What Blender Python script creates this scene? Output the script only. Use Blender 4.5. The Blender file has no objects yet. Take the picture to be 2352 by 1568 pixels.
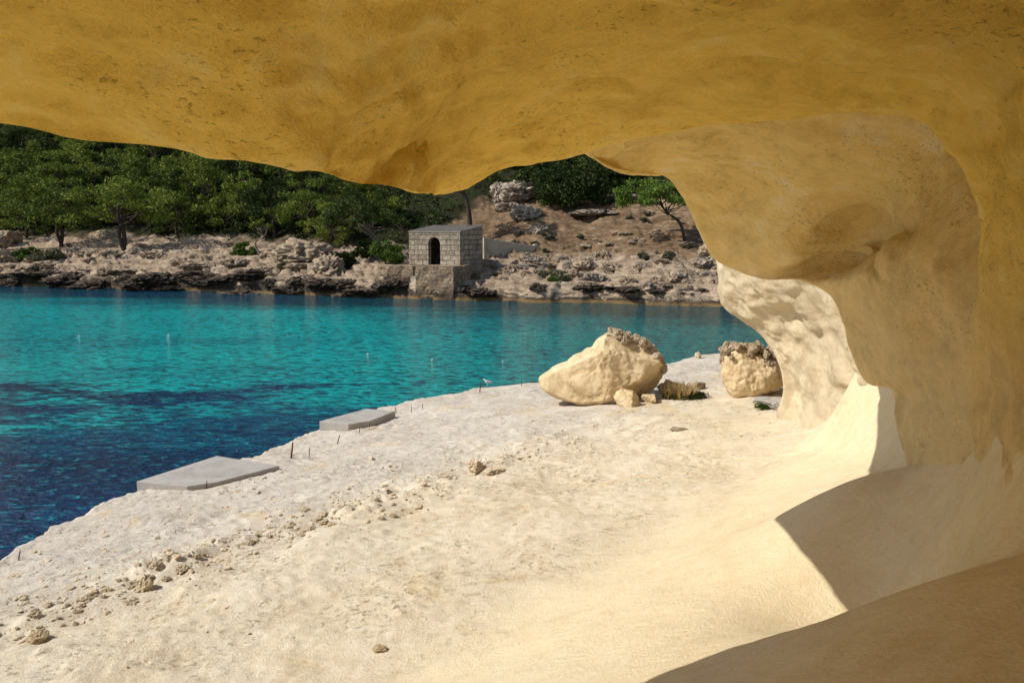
import bpy, bmesh, math, random
import numpy as np
from mathutils import Vector
random.seed(7); rng = np.random.default_rng(7)
scene = bpy.context.scene
COL = scene.collection
# ------------------------------------------------------------------ camera frame
F = 1829.0; CX, CY = 1176.0, 784.0
PITCH = math.radians(8.2); sp, cp = math.sin(PITCH), math.cos(PITCH)
CAM = np.array([0, 0, 5.0])
def ray(px, py):
    a = (px-CX)/F; b = (CY-py)/F
    return np.array([a, cp+b*sp, -sp+b*cp])
def P(px, py, t): return CAM + t*ray(px, py)
def to_sw(x, y): return x*.657+y*.754, 14-(-.754*x+.657*y)
def from_sw(s, w):
    n = 14-w
    return .657*s-.754*n, .754*s+.657*n
INL = np.array([.754, -.657, 0])
def sm(x, a, b):
    t = np.clip((x-a)/(b-a), 0, 1); return t*t*(3-2*t)
# ------------------------------------------------------------------ noise
perm = rng.permutation(256); perm = np.concatenate([perm, perm, perm])
gr = rng.normal(size=(256, 3)); gr /= np.linalg.norm(gr, axis=1)[:, None]
def pn(p):
    p = np.asarray(p, float); i = np.floor(p).astype(int); f = p-i
    u = f*f*f*(f*(f*6-15)+10); i = i & 255
    def g(a, b, c):
        h = perm[perm[perm[(i[:, 0]+a) & 255]+((i[:, 1]+b) & 255)]+((i[:, 2]+c) & 255)]
        return ((f-np.array([a, b, c]))*gr[h]).sum(1)
    x, y, z = u[:, 0], u[:, 1], u[:, 2]
    def l(a, b, t): return a+(b-a)*t
    return l(l(l(g(0,0,0), g(1,0,0), x), l(g(0,1,0), g(1,1,0), x), y),
             l(l(g(0,0,1), g(1,0,1), x), l(g(0,1,1), g(1,1,1), x), y), z)*1.5
def fbm(p, o=4, gain=.5):
    p = np.asarray(p, float); s = 0; a = 1
    for k in range(o):
        s = s+a*pn(p+17.3*k); p = p*2.03; a *= gain
    return s
def ridged(p, o=4, gain=.55):
    p = np.asarray(p, float); s = 0; a = 1
    for k in range(o):
        s = s+a*(1-2.2*np.abs(pn(p+11.7*k))); p = p*2.07; a *= gain
    return s
def P3(x, y, z=None):
    x = np.asarray(x, float).ravel(); y = np.asarray(y, float).ravel()
    return np.stack([x, y, np.zeros_like(x) if z is None else np.asarray(z, float).ravel()], 1)
# ------------------------------------------------------------------ object helpers
def link(o): COL.objects.link(o); return o
def mk(name, V, Fs, mat, parent=None, smooth=True):
    me = bpy.data.meshes.new(name)
    me.from_pydata(np.asarray(V).tolist(), [], np.asarray(Fs).tolist() if not isinstance(Fs, list) else Fs)
    me.polygons.foreach_set('use_smooth', np.full(len(me.polygons), smooth))
    me.materials.append(mat); me.update()
    o = link(bpy.data.objects.new(name, me))
    if parent: o.parent = parent
    return o
def mkbm(name, bm, mat, parent=None, smooth=False):
    me = bpy.data.meshes.new(name); bmesh.ops.recalc_face_normals(bm, faces=bm.faces)
    bm.to_mesh(me); bm.free()
    me.polygons.foreach_set('use_smooth', np.full(len(me.polygons), smooth))
    me.materials.append(mat)
    o = link(bpy.data.objects.new(name, me))
    if parent: o.parent = parent
    return o
def tag(o, label, cat, group=None, kind=None):
    o['label'] = label; o['category'] = cat
    if group: o['group'] = group
    if kind: o['kind'] = kind
    return o
def thing(name, label, cat, loc=(0,0,0), rz=0, group=None):
    o = link(bpy.data.objects.new(name, None)); o.location = loc; o.rotation_euler = (0, 0, rz)
    o.empty_display_size = .3
    return tag(o, label, cat, group)
def copy_thing(root):
    r = root.copy(); link(r)
    for ch in list(root.children):
        c = ch.copy(); link(c); c.parent = r
        for g in list(ch.children):
            d = g.copy(); link(d); d.parent = c
    return r
def gridfaces(n, m):
    i = np.arange(n*m).reshape(n, m)
    return np.stack([i[:-1, :-1], i[:-1, 1:], i[1:, 1:], i[1:, :-1]], -1).reshape(-1, 4)
def gridobj(name, G, mat):
    n, m = G.shape[:2]
    return mk(name, G.reshape(-1, 3), gridfaces(n, m), mat)
def box(bm, x0, x1, y0, y1, z0, z1):
    v = [bm.verts.new(c) for c in ((x0,y0,z0),(x1,y0,z0),(x1,y1,z0),(x0,y1,z0),(x0,y0,z1),(x1,y0,z1),(x1,y1,z1),(x0,y1,z1))]
    for f in ((0,3,2,1),(4,5,6,7),(0,1,5,4),(1,2,6,5),(2,3,7,6),(3,0,4,7)): bm.faces.new([v[i] for i in f])
def prism(bm, pts, d):
    a = [bm.verts.new(p) for p in pts]; b = [bm.verts.new(Vector(p)+Vector(d)) for p in pts]
    n = len(pts); bm.faces.new(a); bm.faces.new(b[::-1])
    for i in range(n): bm.faces.new((a[i], a[(i+1) % n], b[(i+1) % n], b[i]))
def tubeVF(pts, rad, n=8):
    pts = np.array(pts, float); V = []; Fc = []
    for k in range(len(pts)):
        d = pts[min(k+1, len(pts)-1)]-pts[max(k-1, 0)]; d /= np.linalg.norm(d)+1e-9
        ax = np.array([1, 0, 0]) if abs(d[0]) < .8 else np.array([0, 1, 0])
        u = np.cross(d, ax); u /= np.linalg.norm(u); v = np.cross(d, u)
        for j in range(n):
            a = 2*math.pi*j/n; V.append(pts[k]+rad[k]*(math.cos(a)*u+math.sin(a)*v))
    for k in range(len(pts)-1):
        for j in range(n):
            Fc.append([k*n+j, k*n+(j+1) % n, (k+1)*n+(j+1) % n, (k+1)*n+j])
    Fc.append(list(range(n))); Fc.append(list(range((len(pts)-1)*n, len(pts)*n)))
    return np.array(V), Fc
def joinVF(L):
    V = []; Fc = []; o = 0
    for v, f in L:
        V.append(np.asarray(v)); Fc += [[i+o for i in q] for q in f]; o += len(v)
    return np.concatenate(V), Fc
# ------------------------------------------------------------------ node helpers
def newmat(name):
    m = bpy.data.materials.new(name); m.use_nodes = True
    return m, m.node_tree, m.node_tree.nodes['Principled BSDF']
def nd(nt, t, ins=None, **props):
    n = nt.nodes.new(t)
    for k, v in props.items(): setattr(n, k, v)
    for k, v in (ins or {}).items():
        if isinstance(v, bpy.types.NodeSocket): nt.links.new(v, n.inputs[k])
        else: n.inputs[k].default_value = v
    return n
def objco(nt): return nd(nt, 'ShaderNodeTexCoord').outputs['Object']
def noi(nt, vec, scale, detail=4, rough=.55, dist=0.0):
    return nd(nt, 'ShaderNodeTexNoise', {'Vector': vec, 'Scale': scale, 'Detail': detail, 'Roughness': rough, 'Distortion': dist}).outputs['Fac']
def mapv(nt, vec, scale=(1,1,1), rot=(0,0,0), loc=(0,0,0)):
    return nd(nt, 'ShaderNodeMapping', {'Vector': vec, 'Scale': scale, 'Rotation': rot, 'Location': loc}).outputs[0]
def rampn(nt, fac, stops):
    n = nd(nt, 'ShaderNodeValToRGB', {'Fac': fac}); e = n.color_ramp.elements
    while len(e) < len(stops): e.new(.5)
    for el, (p, c) in zip(e, stops):
        el.position = p; el.color = (*c, 1) if len(c) == 3 else c
    return n.outputs['Color']
def c4(c): return c if isinstance(c, bpy.types.NodeSocket) else (*c, 1)
def mixc(nt, fac, a, b, blend='MIX'):
    n = nt.nodes.new('ShaderNodeMix'); n.data_type = 'RGBA'; n.blend_type = blend; n.clamp_factor = True
    for idx, v in ((0, fac), (6, c4(a)), (7, c4(b))):
        if isinstance(v, bpy.types.NodeSocket): nt.links.new(v, n.inputs[idx])
        else: n.inputs[idx].default_value = v
    return n.outputs[2]
def mr(nt, v, a, b, c=0.0, d=1.0):
    return nd(nt, 'ShaderNodeMapRange', {'Value': v, 'From Min': a, 'From Max': b, 'To Min': c, 'To Max': d}, interpolation_type='SMOOTHSTEP').outputs[0]
def mth(nt, op, a, b=0.0, c=0.0):
    n = nt.nodes.new('ShaderNodeMath'); n.operation = op
    for i, v in enumerate((a, b, c)):
        if isinstance(v, bpy.types.NodeSocket): nt.links.new(v, n.inputs[i])
        else: n.inputs[i].default_value = v
    return n.outputs[0]
def dotv(nt, vec, d):
    n = nd(nt, 'ShaderNodeVectorMath', {0: vec, 1: d}, operation='DOT_PRODUCT'); return n.outputs['Value']
def bump(nt, h, strength, dist, normal=None):
    ins = {'Height': h, 'Strength': strength, 'Distance': dist}
    if normal is not None: ins['Normal'] = normal
    return nd(nt, 'ShaderNodeBump', ins).outputs[0]
def setp(nt, b, col=None, rough=.9, normal=None, spec=.2):
    if col is not None:
        if isinstance(col, bpy.types.NodeSocket): nt.links.new(col, b.inputs['Base Color'])
        else: b.inputs['Base Color'].default_value = (*col, 1)
    b.inputs['Roughness'].default_value = rough
    b.inputs['Specular IOR Level'].default_value = spec
    if normal is not None: nt.links.new(normal, b.inputs['Normal'])
def rockmat(name, stops, sc=1.0, bs=.5, bd=.05, pits=.0, pitcol=(.1,.08,.05), crack=0.0):
    m, nt, b = newmat(name); co = objco(nt)
    n1 = noi(nt, co, 1.2*sc, 8, .62, .4); n2 = noi(nt, co, 9*sc, 6, .65)
    col = rampn(nt, mth(nt, 'ADD', mth(nt, 'MULTIPLY', n1, .65), mth(nt, 'MULTIPLY', n2, .35)), stops)
    if pits:
        pt = mr(nt, noi(nt, co, 14*sc, 3, .6), .62, .72)
        col = mixc(nt, mth(nt, 'MULTIPLY', pt, pits), col, pitcol)
    if crack:
        ck = mth(nt, 'ABSOLUTE', mth(nt, 'SUBTRACT', noi(nt, mapv(nt, co, (1, 1, 2.5)), 1.6*sc, 5, .6, .6), .5))
        col = mixc(nt, mr(nt, ck, 0, .03, crack, 0), col, pitcol)
    nm = bump(nt, noi(nt, co, 22*sc, 8, .7), bs, bd/sc*.4)
    nm = bump(nt, n1, bs*.7, bd*2/sc, nm)
    setp(nt, b, col, .92, nm, .15); return m
# ------------------------------------------------------------------ materials
def cave_mat(name, lo, hi, z0, z1, stain=.6):
    m, nt, b = newmat(name); co = objco(nt)
    z = nd(nt, 'ShaderNodeSeparateXYZ', {0: co}).outputs[2]
    st = mapv(nt, co, (.9, 1.4, 1.4), (0, 0, .5))
    n0 = noi(nt, st, .7, 6, .6, .35)
    n1 = noi(nt, st, 1.2, 10, .68, .25); n2 = noi(nt, co, 6, 8, .72, .2); n3 = noi(nt, co, 60, 5, .74)
    k = mr(nt, mth(nt, 'ADD', z, mth(nt, 'MULTIPLY', mth(nt, 'SUBTRACT', n1, .5), 1.4)), z0, z1)
    v = mth(nt, 'ADD', mth(nt, 'MULTIPLY', n1, .55), mth(nt, 'MULTIPLY', n2, .45))
    def sc(c, f): return tuple(min(1, x*f) for x in c)
    cl = rampn(nt, v, [(.33, sc(lo, .74)), (.5, lo), (.68, sc(lo, 1.1))])
    ch = rampn(nt, v, [(.33, (hi[0]*.70, hi[1]*.62, hi[2]*.5)), (.43, sc(hi, .9)), (.52, hi), (.66, (min(1, hi[0]*1.02), hi[1]*1.16, hi[2]*2.0))])
    col = mixc(nt, k, cl, ch)
    col = mixc(nt, mth(nt, 'MULTIPLY', mr(nt, n0, .5, .66), stain), col, (hi[0]*.5, hi[1]*.41, hi[2]*.34))
    pit = mr(nt, noi(nt, mapv(nt, co, (1, 1, 2.2)), 26, 4, .6), .58, .68)
    area = mr(nt, noi(nt, co, 1.3, 4, .6), .47, .60)
    pa = mth(nt, 'MULTIPLY', pit, area)
    col = mixc(nt, mth(nt, 'MULTIPLY', pa, .38), col, sc(hi, .28))
    col = mixc(nt, mr(nt, n3, .52, .70, 0, .22), col, sc(hi, .48))
    h = mth(nt, 'SUBTRACT', mth(nt, 'ADD', n3, mth(nt, 'MULTIPLY', n2, 1.6)), pa)
    nm = bump(nt, h, .8, .03)
    nm = bump(nt, n1, .65, .16, nm)
    setp(nt, b, col, .95, nm, .04); return m
M_roof = cave_mat('ochre_sandstone', (.87,.62,.27), (.98,.69,.165), 3.9, 5.3, .26)
M_arch = cave_mat('tan_sandstone', (.87,.65,.32), (.95,.72,.29), 4.0, 5.5, .26)
M_cliff = cave_mat('cream_sandstone', (.68,.565,.385), (.66,.545,.37), 3.4, 5.6, .3)

def shelf_material():
    m, nt, b = newmat('shelf_limestone'); co = objco(nt)
    n = dotv(nt, co, (-.754, .657, 0)); w = mth(nt, 'SUBTRACT', 14.0, n)
    n1 = noi(nt, co, .7, 9, .62, .5); n2 = noi(nt, co, 5, 9, .74, .4); n3 = noi(nt, co, 45, 6, .75)
    wn = mth(nt, 'ADD', w, mth(nt, 'MULTIPLY', mth(nt, 'SUBTRACT', n1, .5), 4.0))
    v = mth(nt, 'ADD', mth(nt, 'MULTIPLY', n1, .4), mth(nt, 'MULTIPLY', n2, .6))
    grey = rampn(nt, v, [(.32, (.40,.34,.26)), (.44, (.565,.495,.405)), (.56, (.65,.59,.50)), (.72, (.68,.63,.55))])
    cream = rampn(nt, v, [(.32, (.52,.405,.25)), (.44, (.66,.555,.39)), (.56, (.725,.635,.48)), (.72, (.745,.675,.54))])
    bank = rampn(nt, v, [(.3, (.69,.55,.32)), (.5, (.77,.645,.43)), (.72, (.79,.695,.495))])
    col = mixc(nt, mr(nt, wn, 3.6, 6.4), grey, cream)
    col = mixc(nt, mr(nt, wn, 8.8, 10.2), col, bank)
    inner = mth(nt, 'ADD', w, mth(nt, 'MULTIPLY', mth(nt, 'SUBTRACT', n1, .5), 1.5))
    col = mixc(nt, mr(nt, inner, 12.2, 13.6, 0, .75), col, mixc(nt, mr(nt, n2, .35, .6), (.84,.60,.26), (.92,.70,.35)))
    rough = mr(nt, wn, 7.5, 10.0, 1.0, .18)
    pit = mr(nt, noi(nt, co, 13, 6, .72, .2), .56, .65)
    patch = mr(nt, noi(nt, co, 1.1, 4, .6), .42, .60)
    pm = mth(nt, 'MULTIPLY', mth(nt, 'MULTIPLY', pit, patch), rough)
    col = mixc(nt, mth(nt, 'MULTIPLY', pm, .48), col, (.32,.225,.115))
    col = mixc(nt, mth(nt, 'MULTIPLY', mr(nt, n3, .55, .71, 0, .32), rough), col, (.35,.27,.17))
    ck = mth(nt, 'ABSOLUTE', mth(nt, 'SUBTRACT', noi(nt, mapv(nt, co, (.6, 1.4, 1), (0, 0, -.8)), 1.5, 7, .68, .8), .5))
    col = mixc(nt, mth(nt, 'MULTIPLY', mth(nt, 'MULTIPLY', mr(nt, ck, 0, .010, .55, 0), patch), rough), col, (.27,.19,.11))
    stain = mth(nt, 'MULTIPLY', mr(nt, noi(nt, mapv(nt, co, (.5, .5, 1), (0, 0, .85)), 1.7, 5, .6, 1.0), .56, .7), rough)
    col = mixc(nt, mth(nt, 'MULTIPLY', stain, .45), col, (.62,.45,.22))
    z = nd(nt, 'ShaderNodeSeparateXYZ', {0: co}).outputs[2]
    col = mixc(nt, mr(nt, z, .35, .05), col, (.12,.1,.07))
    h = mth(nt, 'SUBTRACT', mth(nt, 'ADD', n3, mth(nt, 'MULTIPLY', n2, 2.0)), mth(nt, 'MULTIPLY', pm, 1.5))
    nm = bump(nt, h, .72, .032)
    setp(nt, b, col, .95, nm, .05); return m
M_shelf = shelf_material()

def far_material():
    m, nt, b = newmat('far_shore_rock'); co = objco(nt)
    q = nd(nt, 'ShaderNodeAttribute', attribute_name='inland').outputs['Fac']
    wood = nd(nt, 'ShaderNodeAttribute', attribute_name='wood').outputs['Fac']
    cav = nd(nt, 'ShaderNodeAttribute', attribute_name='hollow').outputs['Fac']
    xyz = nd(nt, 'ShaderNodeSeparateXYZ', {0: co}); z = xyz.outputs[2]; x = xyz.outputs[0]
    n1 = noi(nt, co, .35, 8, .65, .5); n2 = noi(nt, mapv(nt, co, (.8, .8, 3.5)), 1.5, 9, .74, .5); n3 = noi(nt, co, 6, 7, .75)
    v = mth(nt, 'ADD', mth(nt, 'MULTIPLY', n1, .35), mth(nt, 'MULTIPLY', n2, .65))
    rock = rampn(nt, v, [(.34, (.095,.067,.045)), (.42, (.31,.225,.15)), (.50, (.48,.365,.255)), (.59, (.60,.475,.35)), (.72, (.67,.57,.45))])
    soil = rampn(nt, v, [(.34, (.08,.048,.027)), (.45, (.20,.125,.068)), (.54, (.29,.20,.12)), (.63, (.47,.37,.26)), (.74, (.56,.47,.36))])
    dark = rampn(nt, n3, [(.3, (.02,.016,.012)), (.52, (.075,.057,.042)), (.7, (.23,.175,.12))])
    qn = mth(nt, 'ADD', q, mth(nt, 'MULTIPLY', mth(nt, 'SUBTRACT', n1, .5), 14.0))
    left = mr(nt, x, -12, 0, 8.0, -.5)
    col = mixc(nt, mr(nt, mth(nt, 'SUBTRACT', qn, left), 6.5, 10.5), rock, soil)
    ck = mth(nt, 'ABSOLUTE', mth(nt, 'SUBTRACT', noi(nt, mapv(nt, co, (.5, .7, 2.6)), 1.1, 6, .66, .8), .5))
    col = mixc(nt, mr(nt, ck, 0, .02, .8, 0), col, (.06,.043,.03))
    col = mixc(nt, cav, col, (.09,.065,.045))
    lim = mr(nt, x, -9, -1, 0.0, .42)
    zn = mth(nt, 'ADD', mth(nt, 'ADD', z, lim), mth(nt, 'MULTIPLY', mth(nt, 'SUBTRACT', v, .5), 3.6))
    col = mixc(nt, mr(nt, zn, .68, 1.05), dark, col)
    zw = mth(nt, 'ADD', z, mth(nt, 'MULTIPLY', mth(nt, 'SUBTRACT', n3, .5), .3))
    col = mixc(nt, mr(nt, zw, .26, .12, 0, .75), col, (.30,.20,.09))
    col = mixc(nt, wood, col, rampn(nt, n3, [(.3, (.010,.013,.005)), (.6, (.035,.036,.016)), (.8, (.075,.06,.035))]))
    nm = bump(nt, mth(nt, 'ADD', n2, mth(nt, 'MULTIPLY', n3, .5)), 1.0, .28)
    setp(nt, b, col, .95, nm, .1); return m
M_far = far_material()

def water_material():
    m, nt, b = newmat('sea_water'); co = objco(nt)
    xyz = nd(nt, 'ShaderNodeSeparateXYZ', {0: co}); x = xyz.outputs[0]; y = xyz.outputs[1]
    nb = noi(nt, mapv(nt, co, (.5, 1.2, 1)), .11, 4, .55, .6)
    ns = noi(nt, mapv(nt, co, (.35, 1.6, 1), (0, 0, -.08)), .22, 5, .62, .5)
    rip = noi(nt, mapv(nt, co, (.9, 1.9, 1), (0, 0, .15)), 2.3, 5, .62, .8)
    r2 = noi(nt, mapv(nt, co, (.8, 1.8, 1), (0, 0, -.25)), 6.0, 4, .6, .5)
    yd = mth(nt, 'ADD', y, mth(nt, 'ADD', mth(nt, 'MULTIPLY', mth(nt, 'SUBTRACT', nb, .5), 20.0), mth(nt, 'MULTIPLY', mth(nt, 'SUBTRACT', ns, .5), 26.0)))
    yd = mth(nt, 'ADD', yd, mr(nt, x, -4, 6, 0, 5))
    yd = mth(nt, 'ADD', yd, mth(nt, 'MULTIPLY', mth(nt, 'SUBTRACT', rip, .5), 10.0))
    sand = mr(nt, yd, 21.5, 26.0)
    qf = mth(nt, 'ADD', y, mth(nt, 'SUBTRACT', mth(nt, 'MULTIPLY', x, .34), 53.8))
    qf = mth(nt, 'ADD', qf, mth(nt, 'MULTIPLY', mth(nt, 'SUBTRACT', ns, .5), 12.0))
    deep = rampn(nt, ns, [(.3, (.0,.03,.09)), (.46, (.0,.065,.17)), (.56, (.0,.15,.26)), (.66, (.0,.34,.40))])
    deep = mixc(nt, mr(nt, y, 12, 18), (.0,.055,.18), deep)
    turq = rampn(nt, nb, [(.3, (.0,.35,.39)), (.48, (.0,.57,.57)), (.7, (.0,.70,.66))])
    teal = (.012,.19,.18)
    turq = mixc(nt, mr(nt, x, -8, 8, 0, .85), turq, teal)
    col = mixc(nt, sand, deep, turq)
    farc = mixc(nt, mr(nt, x, -25, 5), (.0,.042,.09), (.012,.07,.07))  # far band: deep water plus the reflection of the trees, painted into the colour
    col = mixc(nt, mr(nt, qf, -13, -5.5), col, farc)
    col = mixc(nt, mr(nt, rip, .38, .55, .78, 0), col, (.0,.035,.10))  # dark sides of the ripples painted into the base colour
    col = mixc(nt, mr(nt, mth(nt, 'MULTIPLY', rip, r2), .27, .40, 0, .5), col, (.02,.72,.69))  # bright ripple glints, likewise painted in
    nm = bump(nt, mth(nt, 'ADD', rip, mth(nt, 'MULTIPLY', r2, .6)), 1.0, .5)
    setp(nt, b, col, .07, nm, .36); b.inputs['IOR'].default_value = 1.33
    return m
M_water = water_material()

def leafmat(name, a, bcol, c):
    m, nt, b = newmat(name); co = objco(nt)
    rnd = nd(nt, 'ShaderNodeNewGeometry').outputs['Random Per Island']
    orr = nd(nt, 'ShaderNodeObjectInfo').outputs['Random']
    n1 = noi(nt, co, .9, 3)
    v = mth(nt, 'ADD', mth(nt, 'MULTIPLY', rnd, .42), mth(nt, 'ADD', mth(nt, 'MULTIPLY', n1, .45), mth(nt, 'MULTIPLY', orr, .28)))
    col = rampn(nt, v, [(.25, a), (.55, bcol), (.9, c)])
    setp(nt, b, col, .75, None, .1)
    tr = nd(nt, 'ShaderNodeBsdfTranslucent', {'Color': col})
    mx = nd(nt, 'ShaderNodeMixShader', {0: .18, 1: b.outputs[0], 2: tr.outputs[0]})
    nt.links.new(mx.outputs[0], nt.nodes['Material Output'].inputs['Surface']); return m
M_pine = leafmat('pine_needles', (.020,.034,.008), (.10,.138,.023), (.28,.32,.054))
M_dark = leafmat('dark_leaves', (.008,.015,.005), (.028,.047,.012), (.09,.115,.028))
M_green = leafmat('green_leaves', (.026,.048,.009), (.08,.135,.022), (.17,.24,.04))
M_sage = leafmat('sage_leaves', (.07,.075,.04), (.14,.14,.08), (.22,.21,.13))
M_dry = leafmat('dry_grass', (.18,.125,.05), (.36,.26,.115), (.50,.385,.19))
M_bark = rockmat('bark', [(.3, (.03,.022,.017)), (.6, (.09,.065,.05)), (.8, (.16,.12,.095))], 2)
M_barklight = rockmat('grey_bark', [(.3, (.10,.08,.065)), (.6, (.24,.20,.16)), (.8, (.34,.29,.24))], 2)
M_boulder = rockmat('boulder_limestone', [(.33, (.36,.25,.13)), (.45, (.56,.425,.245)), (.56, (.65,.515,.33)), (.70, (.71,.60,.42))], 1.8, .9, .06, .6, (.24,.16,.085))
M_crust = rockmat('crumbly_crust', [(.3, (.12,.09,.06)), (.5, (.31,.24,.16)), (.7, (.48,.39,.275))], 3, .9, .06, .5)
M_crest = rockmat('grey_crest', [(.3, (.18,.135,.09)), (.5, (.36,.29,.20)), (.7, (.54,.445,.33))], 3, .9, .06, .5)
M_stone = rockmat('loose_stone', [(.3, (.38,.29,.175)), (.5, (.58,.475,.325)), (.7, (.69,.60,.445))], 3, .9, .05, .4, (.24,.17,.10))
M_white = rockmat('pale_outcrop', [(.34, (.09,.07,.05)), (.46, (.31,.25,.195)), (.58, (.50,.43,.355)), (.74, (.62,.55,.48))], .8, 1.0, .14, .5, (.06,.045,.035), .9)
M_shore = rockmat('shore_rock', [(.34, (.11,.078,.052)), (.47, (.35,.265,.18)), (.62, (.54,.43,.315))], 1.2, 1.0, .12, .5, (.07,.05,.035), .9)
M_black = rockmat('wet_black_rock', [(.3, (.02,.016,.012)), (.5, (.07,.053,.04)), (.66, (.24,.185,.13))], 1.5, 1, .12)
M_concrete = rockmat('weathered_concrete', [(.3, (.26,.235,.21)), (.5, (.36,.335,.305)), (.7, (.44,.41,.375))], 2, .35, .03, .25, (.18,.15,.12))
M_wall = rockmat('plastered_wall', [(.3, (.24,.20,.15)), (.5, (.40,.345,.275)), (.7, (.50,.44,.36))], 1.5, .6, .04, .3)
M_rust = rockmat('rusty_iron', [(.3, (.05,.025,.015)), (.6, (.13,.065,.035)), (.8, (.2,.11,.06))], 8)
def plain(name, c, r=.6):
    m, nt, b = newmat(name); n = noi(nt, objco(nt), 12, 4)
    setp(nt, b, mixc(nt, n, tuple(x*.85 for x in c), tuple(min(1, x*1.12) for x in c)), r, None, .3); return m
def blockmat(name, bw, bh, a, bc, mort, dist=.05, wet=None):
    m, nt, b = newmat(name); co = objco(nt)
    xyz = nd(nt, 'ShaderNodeSeparateXYZ', {0: co})
    nz = mth(nt, 'MULTIPLY', mth(nt, 'SUBTRACT', noi(nt, co, 2.2, 3), .5), dist*2)
    u = mth(nt, 'ADD', mth(nt, 'ADD', xyz.outputs[0], xyz.outputs[1]), nz); v = mth(nt, 'ADD', xyz.outputs[2], nz)
    vec = nd(nt, 'ShaderNodeCombineXYZ', {0: u, 1: v}).outputs[0]
    br = nd(nt, 'ShaderNodeTexBrick', {'Vector': vec, 'Color1': (*a, 1), 'Color2': (*bc, 1), 'Mortar': (*mort, 1), 'Scale': 1.0, 'Mortar Size': .026, 'Mortar Smooth': .4, 'Brick Width': bw, 'Row Height': bh})
    n2 = noi(nt, co, 3.5, 8, .7)
    col = mixc(nt, mr(nt, n2, .35, .62, .7, 0), br.outputs['Color'], (.12,.09,.065))
    col = mixc(nt, mr(nt, noi(nt, co, 1.1, 4), .5, .7, 0, .45), col, (.50,.42,.32))
    if wet is not None:
        zz = mth(nt, 'ADD', xyz.outputs[2], mth(nt, 'MULTIPLY', mth(nt, 'SUBTRACT', n2, .5), .8))
        col = mixc(nt, mr(nt, zz, wet+.5, wet, 0, .8), col, (.05,.038,.028))
    h = mth(nt, 'SUBTRACT', mth(nt, 'MULTIPLY', n2, .8), br.outputs['Fac'])
    setp(nt, b, col, .95, bump(nt, h, 1.0, .08), .05); return m
M_blocks = blockmat('stone_blocks', .66, .36, (.50,.425,.325), (.30,.245,.18), (.14,.11,.08), .09)
M_rubble = blockmat('rubble_masonry', .38, .24, (.40,.305,.205), (.21,.155,.105), (.27,.20,.14), .16, .95)
M_roofslab = rockmat('grey_roof', [(.3, (.15,.13,.11)), (.6, (.29,.255,.215)), (.8, (.38,.34,.29))], 2)

# ------------------------------------------------------------------ rock shelf + bank (ground)
def shelf_z(s, w):
    s = np.asarray(s, float); w = np.asarray(w, float)
    z = .6+.08*w
    wf = np.interp(s, [-10, 9, 13, 16, 20, 40], [9.6, 9.6, 9.0, 8.3, 7.8, 7.8]); q = w-wf
    z = z+.45*(q+np.sqrt(q*q+.3))/2
    ws = np.interp(s, [-10, 2.6, 3.6, 4.6, 5.5, 7, 8, 9, 10.5, 12, 16, 20, 40], [16.5, 16, 14.2, 12.9, 12.35, 12.25, 11.9, 11.4, 10.5, 9.4, 8.4, 8.4, 8.4])
    e = np.maximum(0, w-ws); z = z+4.5*(1-np.exp(-.33*e*e))
    def gs(s0, w0, rs, rw, h): return h*np.exp(-((s-s0)/rs)**2-((w-w0)/rw)**2)
    z = z+gs(3.4, 13.5, .9, .8, .22)+gs(5.2, 12.6, .85, .75, -.60)+gs(6.8, 12.0, .75, .9, .30)
    return z
def gz(x, y):
    s, w = to_sw(np.asarray(x, float), np.asarray(y, float)); return shelf_z(s, w)
def hit(px, py, fz, t0=2.0, t1=140):
    d = ray(px, py); t = np.arange(t0, t1, .02)
    p = CAM[None]+t[:, None]*d[None]
    h = fz(p[:, 0], p[:, 1]); k = np.argmax(p[:, 2] < h)
    return p[k], t[k]
edge_px = [(-500,1600),(-200,1400),(0,1285),(150,1195),(310,1130),(450,1090),(570,1052),(660,1018),(730,985),(830,950),(950,918),(1040,905),(1110,890),(1180,882),(1240,880),(1380,862),(1530,838),(1600,818),(1690,808),(1770,800)]
es, ew = [], []
for px, py in edge_px:
    d = ray(px, py); k = .08*(-.754*d[0]+.657*d[1]); t = (5-1.72)/(-d[2]-k)
    p = CAM+t*d; s, w = to_sw(p[0], p[1]); es.append(s); ew.append(w)
es = [-12]+es+[34, 42]; ew = [ew[0]]+ew+[3.4, 6]
o = np.argsort(es); es = np.array(es)[o]; ew = np.array(ew)[o]
sv = np.concatenate([np.arange(-7, 0, .12), np.arange(0, 13, .04), np.arange(13, 22, .08), np.arange(22, 40, .3)])
we = np.interp(sv, es, ew); we = we+.14*fbm(P3(sv*1.3, sv*0))+.06*fbm(P3(sv*5, sv*0+3))
vv = np.concatenate([[-2, -1], np.linspace(0, 1, 360)])
S = np.repeat(sv[:, None], len(vv), 1); vp = np.maximum(vv, 0)
Wg = we[:, None]+vp[None]*(18-we[:, None])
Z = shelf_z(S, Wg); X, Y = from_sw(S, Wg)
q = Wg-9.6; rough = 1-.88*sm(q, -1.8, .1)
pp = P3(X, Y); sh = Z.shape
n_big = fbm(pp*.45, 3).reshape(sh); n_mid = fbm(pp*2.1, 4).reshape(sh); n_fin = fbm(pp*9, 3).reshape(sh)
def plates(p, steps, edge=.8):
    k = fbm(p, 5, .58).reshape(sh)*steps; return (np.floor(k)+sm(k-np.floor(k), edge, 1.0))/steps
warp = P3(S*.55, Wg*1.1)
pl1 = plates(warp*.9+3, 4.0); pl2 = plates(warp*2.6+9, 3.0, .75)
patch = sm(fbm(pp*.8+70, 3).reshape(sh), -.15, .35)
rub = np.maximum(0, ridged(pp*3.6+31, 4, .6).reshape(sh)-.55)*patch
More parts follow.
